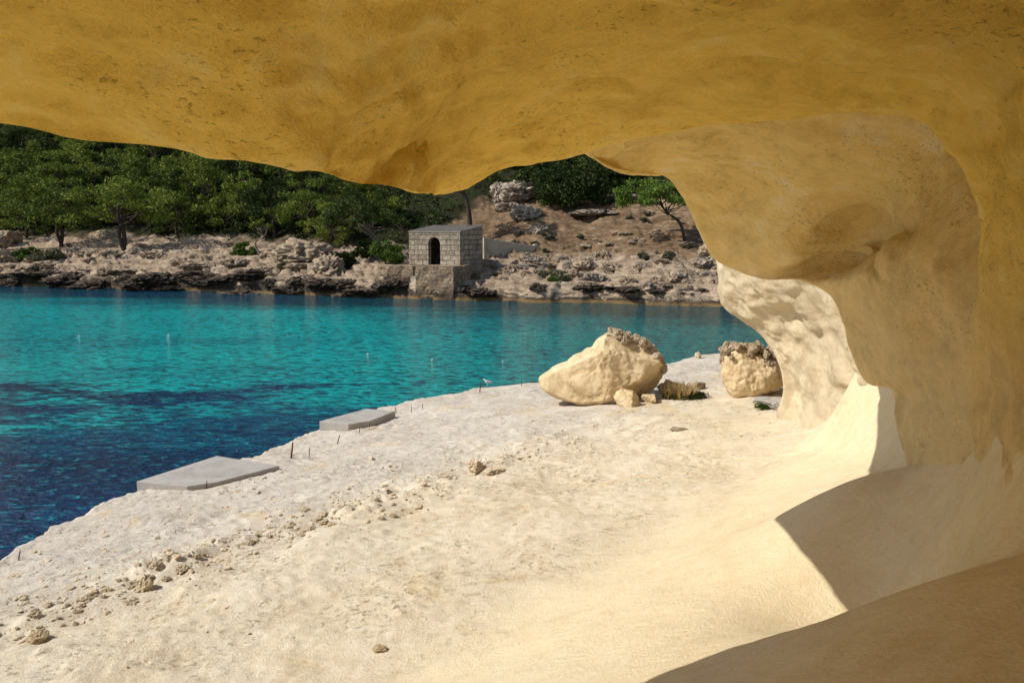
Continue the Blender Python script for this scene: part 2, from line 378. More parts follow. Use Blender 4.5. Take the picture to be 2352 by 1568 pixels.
Z = Z+.045*n_big*(1-.4*rough)+rough*(.045*pl1+.025*pl2*patch+.010*n_fin+.02*rub)+.005*n_mid
brk = sm(fbm(P3(S*.8, Wg*.8)+44, 3).reshape(sh), -.2, .3)
ln = Wg-(5.1+.55*n_big+.25*n_mid); Z = Z+.07*sm(ln, -.08, .08)*np.exp(-np.maximum(ln, 0)/1.8)*sm(S, 14, 8)*brk
rdg = np.exp(-((ln-.02)/.4)**2)*sm(S, 13, 6); Z = Z+rdg*.055*np.maximum(0, ridged(pp*4.4+9, 5, .68).reshape(sh)-.45)*brk
Z[:, 0] = -2.0; Z[:, 1] = -.25
g = gridobj('rock_shelf', np.stack([X, Y, Z], -1), M_shelf)
tag(g, 'pale pitted limestone shelf sloping from the cave down to the water', 'rock shelf', kind='structure')
def gnear(x, y):   # height of the finished shelf surface at a point
    s, w = to_sw(x, y); i = min(len(sv)-1, max(0, int(np.searchsorted(sv, s)))); j = 2+int(np.clip((w-we[i])/(18-we[i])*359, 0, 359)); return Z[i, j]

# ------------------------------------------------------------------ cave shells
def cat(A, n):      # smooth curve through the rows of A, chord-length spaced so it never loops
    A = np.asarray(A, float); K = len(A)
    h = np.sqrt(((A[1:]-A[:-1])**2).sum(-1, keepdims=True))+1e-4
    d = (A[1:]-A[:-1])/h; M = np.empty_like(A); M[0] = d[0]; M[-1] = d[-1]
    M[1:-1] = (d[:-1]*h[1:]+d[1:]*h[:-1])/(h[1:]+h[:-1])
    out = []
    for i in range(K-1):
        for j in range(n):
            t = j/n; t2 = t*t; t3 = t2*t
            out.append((2*t3-3*t2+1)*A[i]+(t3-2*t2+t)*h[i]*M[i]+(-2*t3+3*t2)*A[i+1]+(t3-t2)*h[i]*M[i+1])
    out.append(A[-1]); return np.array(out)
def loft(rows, nu, nv):
    A = cat(np.array(rows, float), nv)
    return cat(A.transpose(1, 0, 2), nu).transpose(1, 0, 2)
def disp(G, amp, pitamp=.03, aniso=(.8, 1.3, 1.5), liprow=0, lipw=10):
    du = np.gradient(G, axis=0); dv = np.gradient(G, axis=1)
    N = np.cross(du, dv); N /= np.linalg.norm(N, axis=2)[:, :, None]+1e-9
    for it in range(6):
        N[1:-1, 1:-1] = (N[1:-1, 1:-1]*2+N[:-2, 1:-1]+N[2:, 1:-1]+N[1:-1, :-2]+N[1:-1, 2:])/6
    p = G.reshape(-1, 3); a = np.array(aniso)
    inward = (p-np.array([0, 2, 4.2])); sg = 1.0 if (N[liprow:].reshape(-1, 3)*inward.reshape(G.shape)[liprow:].reshape(-1, 3)).sum() > 0 else -1.0
    d = amp*(fbm(p*a*.75, 4, .5))+amp*.45*fbm(p*a*2.6+5, 3)+.010*fbm(p*9, 2)
    h = np.maximum(0, pn(p*a*1.5+40)-.25); d = sg*(d+h*amp*1.8)
    h2 = np.maximum(0, pn(p*a*3.0+80)-.33); d = d+sg*h2*pitamp*2.8
    d = d.reshape(G.shape[:2])
    r = np.arange(G.shape[0])
    if liprow: d = d*(1-.72*np.exp(-((r-liprow)/lipw)**2))[:, None]
    return G+N*d[:, :, None]
lipA = [(-1500,60,2.6),(-700,150,2.75),(-300,235,3.0),(0,290,3.2),(230,337,3.2),(450,350,3.25),(650,375,3.42),(800,415,3.8),(895,433,4.2),(950,439,4.6),(978,440,5.1),(992,439,5.6),(1012,437,6.15),(1075,424,6.3),(1150,388,6.3),(1300,352,6.4),(1450,318,6.1),(1600,293,5.8),(1800,280,5.4),(2040,258,5.0),(2120,272,4.9),(2180,340,4.8),(2228,440,4.75),(2245,560,4.95),(2240,700,5.28),(2228,850,5.45),(2232,985,5.40),(2240,1150,5.2),(2250,1400,5.0)]
E_A = [(-1500,-300,1.6),(-900,-150,1.9),(-450,-60,2.2),(-100,-40,2.4),(150,-40,2.45),(380,-40,2.5),(600,-40,2.55),(760,-40,2.6),(870,-40,2.65),(950,-40,2.7),(1010,-40,2.75),(1050,-40,2.8),(1090,-40,2.82),(1140,-40,2.85),(1200,-40,2.87),(1290,-40,2.9),(1420,-40,2.9),(1600,-40,2.9),(1780,-40,2.9),(2000,-40,2.8),(2300,-40,2.7),(2440,40,2.7),(2450,170,2.75),(2470,340,3.0),(2480,540,3.15),(2480,740,3.2),(2480,1000,3.15),(2480,1300,3.0),(2480,1600,2.8)]
lip = np.array([P(*c) for c in lipA]); E = np.array([P(*c) for c in E_A])
nA = len(lip); O1 = lip.copy(); O2 = lip.copy(); O3 = lip.copy()
for i, (px, py, t) in enumerate(lipA):
    if i < 16:
        O1[i] = lip[i]+np.array([0, 0, .38])+INL*.05; O2[i] = lip[i]+np.array([0, 0, 1.5])+INL*.9; O3[i] = lip[i]+np.array([0, 0, 4])+INL*5
    else:
        ox, oy = (0, -45) if i < 20 else ((30, -30) if i == 20 else (45, 0))
        O1[i] = P(px+ox, py+oy, t*1.05); O2[i] = P(px+2.2*ox, py+2.2*oy, t*1.12); O3[i] = P(px+3.2*ox, py+3.2*oy, t*1.22)
# the underside just behind the lip: an even surface that never runs deeper than the lip itself
I1 = lip*.86+E*.14
pxs = np.array([c[0] for c in lipA], float); pys = np.array([c[1] for c in lipA], float); tss = np.array([c[2] for c in lipA], float)
pS, yS, tS = pxs.copy(), pys.copy(), tss.copy()
for it in range(4):
    for A_ in (pS, yS, tS): A_[7:15] = (A_[6:14]+2*A_[7:15]+A_[8:16])/4
for i in range(5, 16):
    k = 1.0 if 6 <= i <= 14 else .5
    q_ = P(pS[i], min(yS[i], pys[i])-45, min(tS[i], tss[i])*.92); I1[i] = I1[i]*(1-k)+q_*k
I2 = I1*.55+E*.45
I2[3:18, 2] += .03
Fr = []; Gr = []
for i in range(nA):
    e = E[i]
    if i < 20:
        Fr.append([e[0]*.9-1.0, -1.2, 6.2]); Gr.append([e[0]*.9-2.5, -6, 6.3])
    else:
        f = (i-20)/(nA-21); Fr.append([2.4-.2*f, -1.2, 5.9-3.0*f]); Gr.append([1.8, -6, 6.2-3.6*f])
GA = loft([O3, O2, O1, lip, I1, I2, E, np.array(Fr), np.array(Gr)], 15, 22)
GA = disp(GA, .09, .03, liprow=66, lipw=10)
tag(gridobj('cave_roof', GA, M_roof), 'golden ochre sandstone cave roof and wall in the foreground', 'cave rock', kind='structure')

lipB = [(1120,372,6.3),(1240,340,6.45),(1320,342,6.6),(1400,383,7.0),(1480,402,7.6),(1548,417,8.2),(1588,480,8.5),(1612,540,8.7),(1640,594,8.9),(1700,626,8.9),(1760,641,8.6),(1860,645,8.2),(1912,682,8.1),(1937,740,8.2),(1955,810,8.4),(1985,872,8.4),(2045,895,7.9),(2062,980,7.4),(2080,1066,7.0),(2090,1250,6.5)]
M_B1 = [(1120,355,6.25),(1240,332,6.4),(1325,335,6.55),(1420,362,6.95),(1520,375,7.5),(1620,400,7.9),(1690,450,8.1),(1730,510,8.15),(1780,560,8.1),(1830,590,8.05),(1885,595,8.2),(1945,600,8.1),(1972,650,7.1),(1995,720,7.2),(2015,790,7.2),(2040,860,7.1),(2090,900,7.0),(2105,975,6.6),(2120,1055,6.3),(2130,1250,6.0)]
M_B = [(1120,335,6.15),(1240,318,6.3),(1330,318,6.4),(1440,325,6.6),(1560,330,6.9),(1700,345,7.0),(1790,380,7.05),(1850,425,7.2),(1905,470,7.5),(1965,515,7.9),(2018,545,7.7),(2045,600,6.4),(2070,680,6.15),(2100,740,6.1),(2130,800,6.1),(2160,850,6.0),(2190,905,5.9),(2200,965,5.75),(2210,1040,5.6),(2220,1250,5.4)]
M_B2 = [(1120,322,6.08),(1240,306,6.2),(1330,306,6.3),(1430,308,6.42),(1530,302,6.6),(1660,300,6.6),(1780,315,6.45),(1890,335,6.4),(1990,365,6.4),(2070,420,6.5),(2115,480,6.2),(2140,550,5.8),(2165,630,5.6),(2190,710,5.55),(2210,780,5.55),(2225,840,5.5),(2240,900,5.5),(2250,965,5.4),(2255,1050,5.3),(2260,1250,5.2)]
E_B = [(1120,310,6.0),(1240,295,6.1),(1330,295,6.2),(1420,290,6.25),(1500,275,6.3),(1620,262,6.2),(1760,250,6.1),(1900,240,5.9),(2050,225,5.7),(2200,250,5.5),(2262,350,5.3),(2290,450,5.2),(2300,550,5.1),(2300,650,5.05),(2300,740,5.05),(2300,820,5.05),(2300,890,5.05),(2300,960,5.05),(2300,1060,5.05),(2300,1250,4.95)]
outB = []
for i in range(len(lipB)):
    outB.append((25, -35) if i < 9 else ((5, -55) if i < 12 else (60, -5)))
lb = np.array([P(*c) for c in lipB]); mb1 = np.array([P(*c) for c in M_B1]); mb = np.array([P(*c) for c in M_B]); mb2 = np.array([P(*c) for c in M_B2]); eb = np.array([P(*c) for c in E_B])
ee = np.array([P(px+(0 if py < 300 else 25), py-(60 if py < 300 else 0), t*.95) for px, py, t in E_B])
o1 = np.array([P(px+ox, py+oy, t*1.05) for (px, py, t), (ox, oy) in zip(lipB, outB)])
o2 = np.array([P(px+2.5*ox, py+2.5*oy, t*1.15) for (px, py, t), (ox, oy) in zip(lipB, outB)])
o3 = np.array([P(px+7*ox, py+6*oy, t*1.4) for (px, py, t), (ox, oy) in zip(lipB, outB)])
GB = loft([o3, o2, o1, lb, lb*.8+mb1*.2, mb1, mb, mb2, eb, ee], 16, 18)
GB = disp(GB, .06, .024, liprow=54, lipw=9)
tag(gridobj('cave_arch', GB, M_arch), 'tan sandstone arch of the cave with a dark hollow, behind the near roof', 'cave rock', kind='structure')

lipC = [(1540,380,16.3),(1570,440,16.3),(1605,510,16.3),(1640,580,16.2),(1652,630,16.0),(1665,690,15.9),(1700,725,15.8),(1740,757,15.6),(1770,800,15.5),(1785,835,15.4),(1790,880,15.4),(1788,938,15.5),(1770,1060,15.8)]
mC = [(1690,400,14.4),(1700,450,14.4),(1715,510,14.4),(1740,580,14.3),(1755,640,14.2),(1785,690,14.2),(1815,730,14.2),(1842,770,14.1),(1856,810,14.1),(1858,850,14.1),(1856,890,14.2),(1850,940,14.3),(1840,1060,14.5)]
eC = [(2000,380,10.4),(2000,450,10.4),(2005,510,10.4),(2010,570,10.3),(2015,620,10.2),(2020,680,10.1),(2030,740,10),(2040,800,10),(2050,850,10),(2060,900,10),(2070,950,10),(2080,1010,10),(2090,1100,10)]
lc = np.array([P(*c) for c in lipC]); mc = np.array([P(*c) for c in mC]); ec = np.array([P(*c) for c in eC])
c1 = np.array([P(px+18, py, t*1.05) for px, py, t in lipC]); c2 = np.array([P(px+140, py-10, t*1.2) for px, py, t in lipC]); c3 = np.array([P(px+600, py-60, t*1.5) for px, py, t in lipC])
GC = loft([c3, c2, c1, lc, lc*.7+mc*.3, mc, ec], 18, 22)
GC = disp(GC, .15, .05, (.7, .7, .9), 66, 5)
tag(gridobj('cliff', GC, M_cliff), 'sunlit cream cliff foot beyond the cave arch', 'cliff', kind='structure')

# ------------------------------------------------------------------ sea
bm = bmesh.new()
vs = [bm.verts.new(c) for c in ((-400,-200,0),(400,-200,0),(400,90,0),(-400,90,0))]; bm.faces.new(vs)
tag(mkbm('water', bm, M_water), 'turquoise cove water with dark blue patches', 'sea', kind='structure')

# ------------------------------------------------------------------ far shore
def ys(x):
    x = np.asarray(x, float)
    b = np.interp(x, [-120,-75,-44.2,-26.6,-10.2,-5.2,3.6,13,30,60], [90,80,68.7,62.6,57,54.6,52.9,49.6,44,42])
    return b+.8*fbm(P3(x*.22, x*0+2), 5, .6).reshape(x.shape)
def far_q(x, y): return (y-ys(x))*.95
def far_z(x, y):
    x = np.asarray(x, float); y = np.asarray(y, float); q = far_q(x, y); shp = x.shape; pp = P3(x, y)
    n0 = fbm(pp*.16, 3).reshape(shp)
    qq = q+1.6*n0*sm(q, 2, 8)
    z = np.interp(qq, [-3,-.3,0,.35,1.4,3,6,10,14,22,35,60,90], [-2,-.5,0,.6,1.0,1.4,2.2,2.95,3.7,6.5,12,24,34])
    amp = sm(q, -.3, .6)*(.42-.18*sm(q, 8, 18))
    r = fbm(pp*.5+3, 5, .62).reshape(shp); rg = ridged(pp*.75+11, 5, .6).reshape(shp)
    z = z+amp*(.75*r+.5*rg)
    st = .42; zz = z+.12*n0; k = zz/st; fr = k-np.floor(k); z2 = (np.floor(k)+sm(fr, .65, .98))*st
    mixk = .85*sm(q, .2, 1)*(1-.7*sm(q, 8, 14))
    z = z*(1-mixk)+z2*mixk
    hm = np.hypot(x+4.6, y-57.6); z = np.where(hm < 4.2, np.minimum(z, 1.95), z)
    return z
fx = np.concatenate([np.arange(-105, -46, .5), np.arange(-46, 20, .17), np.arange(20, 42, .5)])
fq = np.concatenate([[-3,-1,-.4], np.arange(-.2, 14, .12), np.arange(14, 26, .25), np.arange(26, 75, .9)])
FX = np.repeat(fx[:, None], len(fq), 1); FY = ys(fx)[:, None]+fq[None]/.95
FZ = far_z(FX, FY)
def wood_lim(x): return np.interp(x, [-75,-30,-14,-8,-3,3,9,14,42], [15,14,12,12,24,25,24,27,25])
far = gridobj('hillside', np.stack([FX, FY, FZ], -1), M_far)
tag(far, 'rocky far shore rising to a wooded hillside', 'hillside', kind='structure')
def attr(name, A):
    at = far.data.attributes.new(name, 'FLOAT', 'POINT'); at.data.foreach_set('value', A.ravel().astype(np.float32))
attr('inland', np.repeat(fq[None], len(fx), 0))
attr('wood', sm(fq[None]+2.5*fbm(P3(FX*.3, FY*.3), 3).reshape(FX.shape)-wood_lim(fx)[:, None], -1.5, 2))
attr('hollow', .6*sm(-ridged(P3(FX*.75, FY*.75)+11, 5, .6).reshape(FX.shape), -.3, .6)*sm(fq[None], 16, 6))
def far_at(px, t):
    x = (px-CX)/F*t; y = t; return np.array([x, y, float(far_z(np.array([x]), np.array([y]))[0])])

# ------------------------------------------------------------------ rocks
def icov(sub):
    bm = bmesh.new(); bmesh.ops.create_icosphere(bm, subdivisions=sub, radius=1)
    V = np.array([v.co[:] for v in bm.verts]); Fc = [[v.index for v in f.verts] for f in bm.faces]; bm.free(); return V, Fc
ICO = {k: icov(k) for k in (1, 2, 3, 4, 5, 6)}
def chop(V, seed, n, lo, hi, k=.92):
    for i in range(n):
        rr = np.random.default_rng(seed*31+i); nrm = rr.normal(size=3); nrm /= np.linalg.norm(nrm); d = (V*nrm).sum(1); lim = d.max()*rr.uniform(lo, hi)
        V = V-np.maximum(0, d-lim)[:, None]*nrm*k
    return V
def stoneVF(seed, sub=3, amp=.35, squash=.7, jag=.0):
    V, Fc = ICO[sub]; V = V.copy(); off = seed*13.7; U = V.copy()
    V = V*(1+amp*fbm(V*1.1+off, 3))[:, None]
    V = chop(V, seed, 9, .55, .85)
    if jag: V = V+U*(jag*(ridged(U*1.7+off, 4, .6)-.6))[:, None]
    V += U*(.06*fbm(U*4+off, 3))[:, None]
    V[:, 2] *= squash; return V, Fc
stone_protos = {}
def stone(name, label, cat_, group, mat, loc, size, seed, sub=3, squash=.7, rz=0, amp=.35, jag=.12):
    key = (mat.name, seed % 7, sub, squash, jag)
    if key not in stone_protos:
        V, Fc = stoneVF(seed % 7+1, sub, amp, squash, jag); o = mk(name, V, Fc, mat, None, sub > 4); stone_protos[key] = o.data
    else:
        o = link(bpy.data.objects.new(name, stone_protos[key]))
    o.location = loc; o.scale = size if hasattr(size, '__len__') else (size,)*3; o.rotation_euler = (0, 0, rz)
    return tag(o, label, cat_, group)
def outline_rock(outline, cen, t, depth, seed, sub=6, amp=.06, nchop=12, lo=.68, hi=.9):
    V, Fc = ICO[sub]
    out = np.array(outline, float)-np.array(cen); th = np.arctan2(-out[:, 1], out[:, 0]); R = np.hypot(out[:, 0], out[:, 1])*t/F
    a = np.arctan2(V[:, 2], V[:, 0]); rho = np.hypot(V[:, 2], V[:, 0]); o = np.argsort(th)
    tt = np.linspace(-math.pi, math.pi, 361)[:-1]; rt = np.interp(tt, th[o], R[o], period=2*math.pi)
    ker = np.exp(-(np.arange(-70, 71)/30.0)**2); ker /= ker.sum(); rs = np.convolve(np.concatenate([rt[-70:], rt, rt[:70]]), ker, 'valid')
    r1 = np.interp(a, tt, rt, period=2*math.pi); r2 = np.interp(a, tt, rs, period=2*math.pi)
    k = sm(rho, .75, 1.0); r = r2*(1-k)+r1*k
    L = np.stack([r*rho*np.cos(a), depth*V[:, 1], r*rho*np.sin(a)], 1)
    for i in range(nchop):   # flat broken faces on the sides towards and away from the viewer
        rr = np.random.default_rng(seed*77+i); nrm = rr.normal(size=3); nrm[1] = -abs(nrm[1])*1.6-.3 if i % 2 else abs(nrm[1])*1.6+.3
        nrm /= np.linalg.norm(nrm); d = (L*nrm).sum(1); lim = d.max()*rr.uniform(lo, hi)
        L = L-np.maximum(0, d-lim)[:, None]*nrm*.95
    q = L.copy()
    L = L+V*amp*(fbm(q*1.6+7, 6, .6)[:, None]-.1)
    pit = .7*np.maximum(0, pn(q*3.4+50)-.35)+.7*np.maximum(0, pn(q*8+20)-.28)+.5*np.maximum(0, pn(q*17+20)-.2); L -= V*pit[:, None]*amp*1.1
    return L, Fc
def lumps(n, sampler, rmin, rmax, seed):
    L = []; rr = np.random.default_rng(seed)
    for k in range(n):
        c = sampler(rr); V, Fc = stoneVF(seed+k, 3, .5, .9, .3); L.append((V*rr.uniform(rmin, rmax)*np.array([1, 1, rr.uniform(.8, 1.5)])+c, Fc))
    return joinVF(L)
b1_out = [(1234,864),(1262,850),(1300,832),(1335,810),(1362,797),(1385,772),(1412,760),(1448,776),(1478,788),(1506,811),(1527,852),(1522,880),(1500,902),(1440,907),(1375,926),(1338,936),(1310,922),(1268,908),(1240,890)]
pb, tb = hit(1345, 934, gz)
root = thing('boulder', 'largest tan boulder with a crumbly crest, resting on the shelf by the water', 'boulder', (0,0,0))
c0 = P(1390, 852, tb+.7); root.location = c0
V, Fc = outline_rock(b1_out, (1390, 852), tb+.7, 1.1, 3, 6, .065, 12, .70, .9)
mk('body', V, Fc, M_boulder, root)
def on_b1(rr):
    u = rr.uniform(0, 1)**.8
    px = np.interp(u, [0, .14, .42, 1], [1386, 1408, 1440, 1522]); py = np.interp(px, [1385,1412,1448,1478,1506,1526], [773,760,776,788,811,844])
    p = P(px, py+rr.uniform(-6, 12), tb+.7)-c0; p[1] += rr.uniform(-.35, .3); return p
V, Fc = lumps(100, on_b1, .04, .095, 100); mk('crust', V, Fc, M_crest, root, False)
b2_out = [(1655,835),(1656,805),(1680,795),(1712,790),(1740,800),(1775,815),(1795,832),(1803,855),(1800,885),(1770,900),(1730,915),(1690,923),(1680,905),(1665,880),(1655,860)]
pb2, tb2 = hit(1690, 920, gz)
root = thing('boulder', 'smaller tan boulder topped with dark porous crust, close to the cliff foot', 'boulder')
c2_ = P(1730, 857, tb2+.5); root.location = c2_
V, Fc = outline_rock(b2_out, (1730, 857), tb2+.5, .62, 8, 6, .075, 6, .82, .95); mk('body', V, Fc, M_boulder, root)
def on_b2(rr):
    px = 1660+rr.uniform(0, 1)**1.3*130; py = np.interp(px, [1655,1680,1712,1740,1775,1795], [815,797,793,803,820,838])
    p = P(px, py+rr.uniform(-8, 22), tb2+.5)-c2_; p[1] += rr.uniform(-.45, .3); return p
V, Fc = lumps(80, on_b2, .045, .11, 300); mk('crust', V, Fc, M_crust, root, False)
def gstone(px, py, wpx, hpx, label, mat, seed, group=None, name='rock', cat_='rock', sub=4, sink=.38, jag=.12):
    p, t = hit(px, py, gz); r = wpx*t/F/2; h = hpx*t/F
    z = float(gnear(p[0], p[1]+r*.5))
    return stone(name, label, cat_, group, mat, (p[0], p[1]+r*.5, z+h*sink), (r, r*.9, h*.62/.7), seed, sub, .7, seed*.7, jag=jag)
gstone(1443, 934, 66, 44, 'smooth tan rock leaning at the front foot of the largest boulder', M_boulder, 2, sub=5, jag=.03)
gstone(1494, 926, 38, 22, 'small flat rock right of the smooth rock under the largest boulder', M_boulder, 3, sub=5, jag=.04)
gstone(1540, 902, 60, 26, 'brown broken rock beside the dry grass tuft', M_crust, 4)
gstone(1607, 892, 34, 22, 'small brown rock at the right end of the dry grass tuft', M_crust, 5)
gstone(1603, 824, 15, 13, 'small round stone alone on the far edge of the shelf', M_stone, 6)
gstone(1560, 990, 40, 9, 'flat dark flake of rock in front of the boulders', M_crust, 1)
gstone(1090, 1078, 36, 22, 'pitted stone standing up on the middle of the shelf', M_stone, 2, jag=.3)
gstone(1135, 1085, 46, 14, 'low pitted stone right of the upright one on the shelf', M_stone, 5, jag=.3)
gstone(1780, 938, 80, 26, 'grey flat stone slab at the foot of the cliff', M_concrete, 3)
lab = 'crumbled pitted stone along the low ledge crossing the lower left of the shelf'
ledge = [(60,1450),(110,1420),(150,1400),(200,1385),(250,1375),(300,1345),(330,1335),(370,1330),(420,1310),(470,1290),(520,1260),(560,1235),(600,1225),(650,1222),(690,1215),(730,1195),(770,1188),(810,1180),(860,1170)]
k = 0
for (px, py) in ledge:
    for j in range(6):
        x = px+random.gauss(0, 32); y = py+random.gauss(0, 11); sz = random.choice([7, 9, 12, 16, 23])*(1.2 if px < 400 else .9)
        gstone(x, y, sz, sz*.5, lab, M_stone, k, 'crumbled stones along the ledge', 'stone', 'stone', 4, .16, .34); k += 1
gstone(330, 1350, 30, 30, 'upright tooth of rock sticking up from the crumbled ledge', M_stone, 4, None, 'stone', 'stone', jag=.3)
gstone(80, 1468, 44, 24, 'rounded yellow stone near the lower left corner of the shelf', M_boulder, 6, None, 'stone', 'stone')
gstone(870, 1500, 34, 14, 'small ochre stone at the bottom centre of the shelf', M_boulder, 1, None, 'stone', 'stone')
L = []; base = [stoneVF(i+1, 2, .45, .5, .25) for i in range(6)]
for i in range(3200):
    u = random.random()
    if u < .6: s_, w_ = random.uniform(0, 12), 5.1+random.gauss(0, .45)
    elif u < .88: s_, w_ = random.uniform(0, 9), random.uniform(2.2, 6.0)
    else: s_, w_ = random.uniform(0, 17), random.uniform(2.2, 8.8)
    if w_ < np.interp(s_, es, ew)+.3: continue
    x, y = from_sw(s_, w_); z = float(gnear(x, y)); r = min(.055, random.lognormvariate(-4.3, .55))
    V, Fc = base[i % 6]; a = random.uniform(0, 6.28); c_, s2 = math.cos(a), math.sin(a)
    Vr = V.copy(); Vr[:, 0] = V[:, 0]*c_-V[:, 1]*s2; Vr[:, 1] = V[:, 0]*s2+V[:, 1]*c_
    L.append((Vr*r+np.array([x, y, z+r*.1]), Fc))
V, Fc = joinVF(L)
tag(mk('pebbles', V, Fc, M_stone, None, False), 'small chips and pebbles scattered over the pale shelf', 'pebbles', kind='stuff')

# ------------------------------------------------------------------ concrete slabs
def slab(pts, z, th, label):
    bm = bmesh.new(); W = []
    for px, py in pts:
        d = ray(px, py); t = (z-5)/d[2]; p = CAM+t*d; W.append((p[0], p[1], z))
    prism(bm, W, (0, 0, -th))
    bmesh.ops.recalc_face_normals(bm, faces=bm.faces)
    bmesh.ops.bevel(bm, geom=[e for e in bm.edges], offset=.008, segments=1, affect='EDGES')
    return tag(mkbm('concrete_slab', bm, M_concrete), label, 'slab')
slab([(313,1105),(498,1046),(642,1069),(500,1106),(430,1116)], .83, .24, 'nearer and larger grey concrete slab jutting over the dark water')
slab([(733,967),(842,938),(908,944),(850,966),(800,974)], .77, .22, 'farther grey concrete slab on the shelf edge')
def peg(px, py, hpx, tilt, first=[None]):
    p, t = hit(px, py, gz); h = hpx*t/F
    if first[0] is None:
        V, Fc = tubeVF([(0,0,-.3),(0,0,.4),(.02,0,.75),(.015,0,1)], [.05,.05,.045,.04], 8); o = mk('iron_peg', V, Fc, M_rust); first[0] = o
    else: o = link(first[0].copy())
    o.location = p; o.scale = (h*1.2, h*1.2, h*1.15); o.rotation_euler = (tilt*.3, tilt, 0); return o
pegs = [(43,1285,22,.25,'rusty iron peg tilting at the left margin, nearest of the pegs'),(669,1053,34,.12,'tallest rusty iron peg, leftmost of the pair between the two concrete slabs'),(710,1048,18,.1,'short rusty iron peg, right one of the pair between the two slabs'),(775,1018,18,.3,'rusty iron peg tilting in front of the farther concrete slab'),(826,996,14,0,'rusty iron peg, left of two at the right foot of the farther slab'),(848,985,14,.1,'rusty iron peg, right of two at the right foot of the farther slab'),(910,948,14,-.2,'rusty iron peg just past the end of the farther slab'),(945,946,12,0,'tiny iron peg left of two beyond the farther slab'),(970,940,12,.1,'tiny iron peg right of two beyond the farther slab'),(475,1120,16,.05,'short iron peg in front of the nearer concrete slab'),(1102,900,20,.1,'iron post at the water edge left of the gull'),(1198,888,14,0,'pale iron peg right of the gull')]
for a in pegs: tag(peg(*a[:4]), a[4], 'peg')

# ------------------------------------------------------------------ gull
def gull():
    p, t = hit(1120, 886, gz)
    g = thing('gull', 'small white and grey gull standing on the rim of the shelf', 'bird', (p[0], p[1], float(gnear(p[0], p[1]))), math.radians(165))
    g.scale = (.75, .75, .75)
    white = plain('white_feathers', (.7,.7,.68)); grey = plain('grey_feathers', (.28,.30,.33)); yel = plain('yellow_beak', (.7,.42,.05)); pink = plain('bird_legs', (.6,.4,.25))
    secs = [(-.20,.115,.004,.004),(-.15,.12,.022,.012),(-.09,.13,.042,.036),(-.02,.14,.055,.055),(.05,.15,.05,.055),(.09,.175,.034,.04),(.105,.205,.026,.028),(.118,.23,.029,.03),(.14,.237,.026,.026),(.16,.232,.010,.011)]
    V = []; n = 14
    for (x, z, rw, rh) in secs:
        for j in range(n):
            a = 2*math.pi*j/n; V.append((x, rw*math.cos(a), z+rh*math.sin(a)))
    Fc = [[k*n+j, k*n+(j+1) % n, (k+1)*n+(j+1) % n, (k+1)*n+j] for k in range(len(secs)-1) for j in range(n)]
    Fc += [list(range(n)), list(range((len(secs)-1)*n, len(secs)*n))]
    mk('body', V, Fc, white, g)
    for sd in (-1, 1):
        pts = [(.06,.16,.012),(.02,.172,.03),(-.06,.16,.034),(-.14,.142,.024),(-.23,.128,.006)]; V = []; 
        for (x, z, r) in pts:
            for j in range(8):
                a = 2*math.pi*j/8; V.append((x, sd*(.048*(1 if x > -.1 else .6)+.014*math.cos(a)), z+r*math.sin(a)))
        Fc = [[k*8+j, k*8+(j+1) % 8, (k+1)*8+(j+1) % 8, (k+1)*8+j] for k in range(4) for j in range(8)]+[list(range(8)), list(range(32, 40))]
        mk('wing', V, Fc, grey, g)
        V, Fc = tubeVF([(.0,sd*.02,.1),(.005,sd*.02,.05),(0,sd*.02,.012),(.035,sd*.022,.002)], [.008,.006,.006,.007], 6); mk('leg', V, Fc, pink, g)
    V, Fc = tubeVF([(.155,0,.232),(.185,0,.228),(.2,0,.222)], [.009,.007,.002], 6); mk('beak', V, Fc, yel, g)
gull()
# ------------------------------------------------------------------ buoys
M_buoy = plain('white_buoy_plastic', (.38,.42,.39), .6); M_by = plain('yellow_buoy_plastic', (.44,.42,.22), .6)
def buoy(px, py, r, mat, label):
    d = ray(px, py); t = -5/d[2]; p = CAM+t*d
    o = thing('buoy', label, 'buoy', (p[0], p[1], -.02))
    prof = [(0,-.8),(.5,-.75),(.85,-.45),(1,0),(.85,.45),(.5,.75),(.2,.9),(.14,1.05),(0,1.08)]; n = 16
    V = [(r*a*math.cos(2*math.pi*j/n), r*a*math.sin(2*math.pi*j/n), r*z) for a, z in prof for j in range(n)]
    Fc = [[k*n+j, k*n+(j+1) % n, (k+1)*n+(j+1) % n, (k+1)*n+j] for k in range(len(prof)-1) for j in range(n)]
    mk('float', V, Fc, mat, o)
    V, Fc = tubeVF([(r*.14*math.cos(a), 0, r*1.05+r*.14*math.sin(a)) for a in np.linspace(-.5, 3.6, 9)], [r*.04]*9, 6); mk('eyelet', V, Fc, M_rust, o)
buoy(388, 771, .08, M_buoy, 'larger white buoy floating on the turquoise water, left of centre')
buoy(182, 771, .06, M_buoy, 'small white buoy floating nearest the left margin')
buoy(845, 813, .05, M_buoy, 'small white buoy floating below the stone hut')
buoy(993, 826, .055, M_by, 'yellowish buoy floating between the hut and the shelf')
buoy(1155, 829, .045, M_buoy, 'tiny white buoy floating just above the gull')

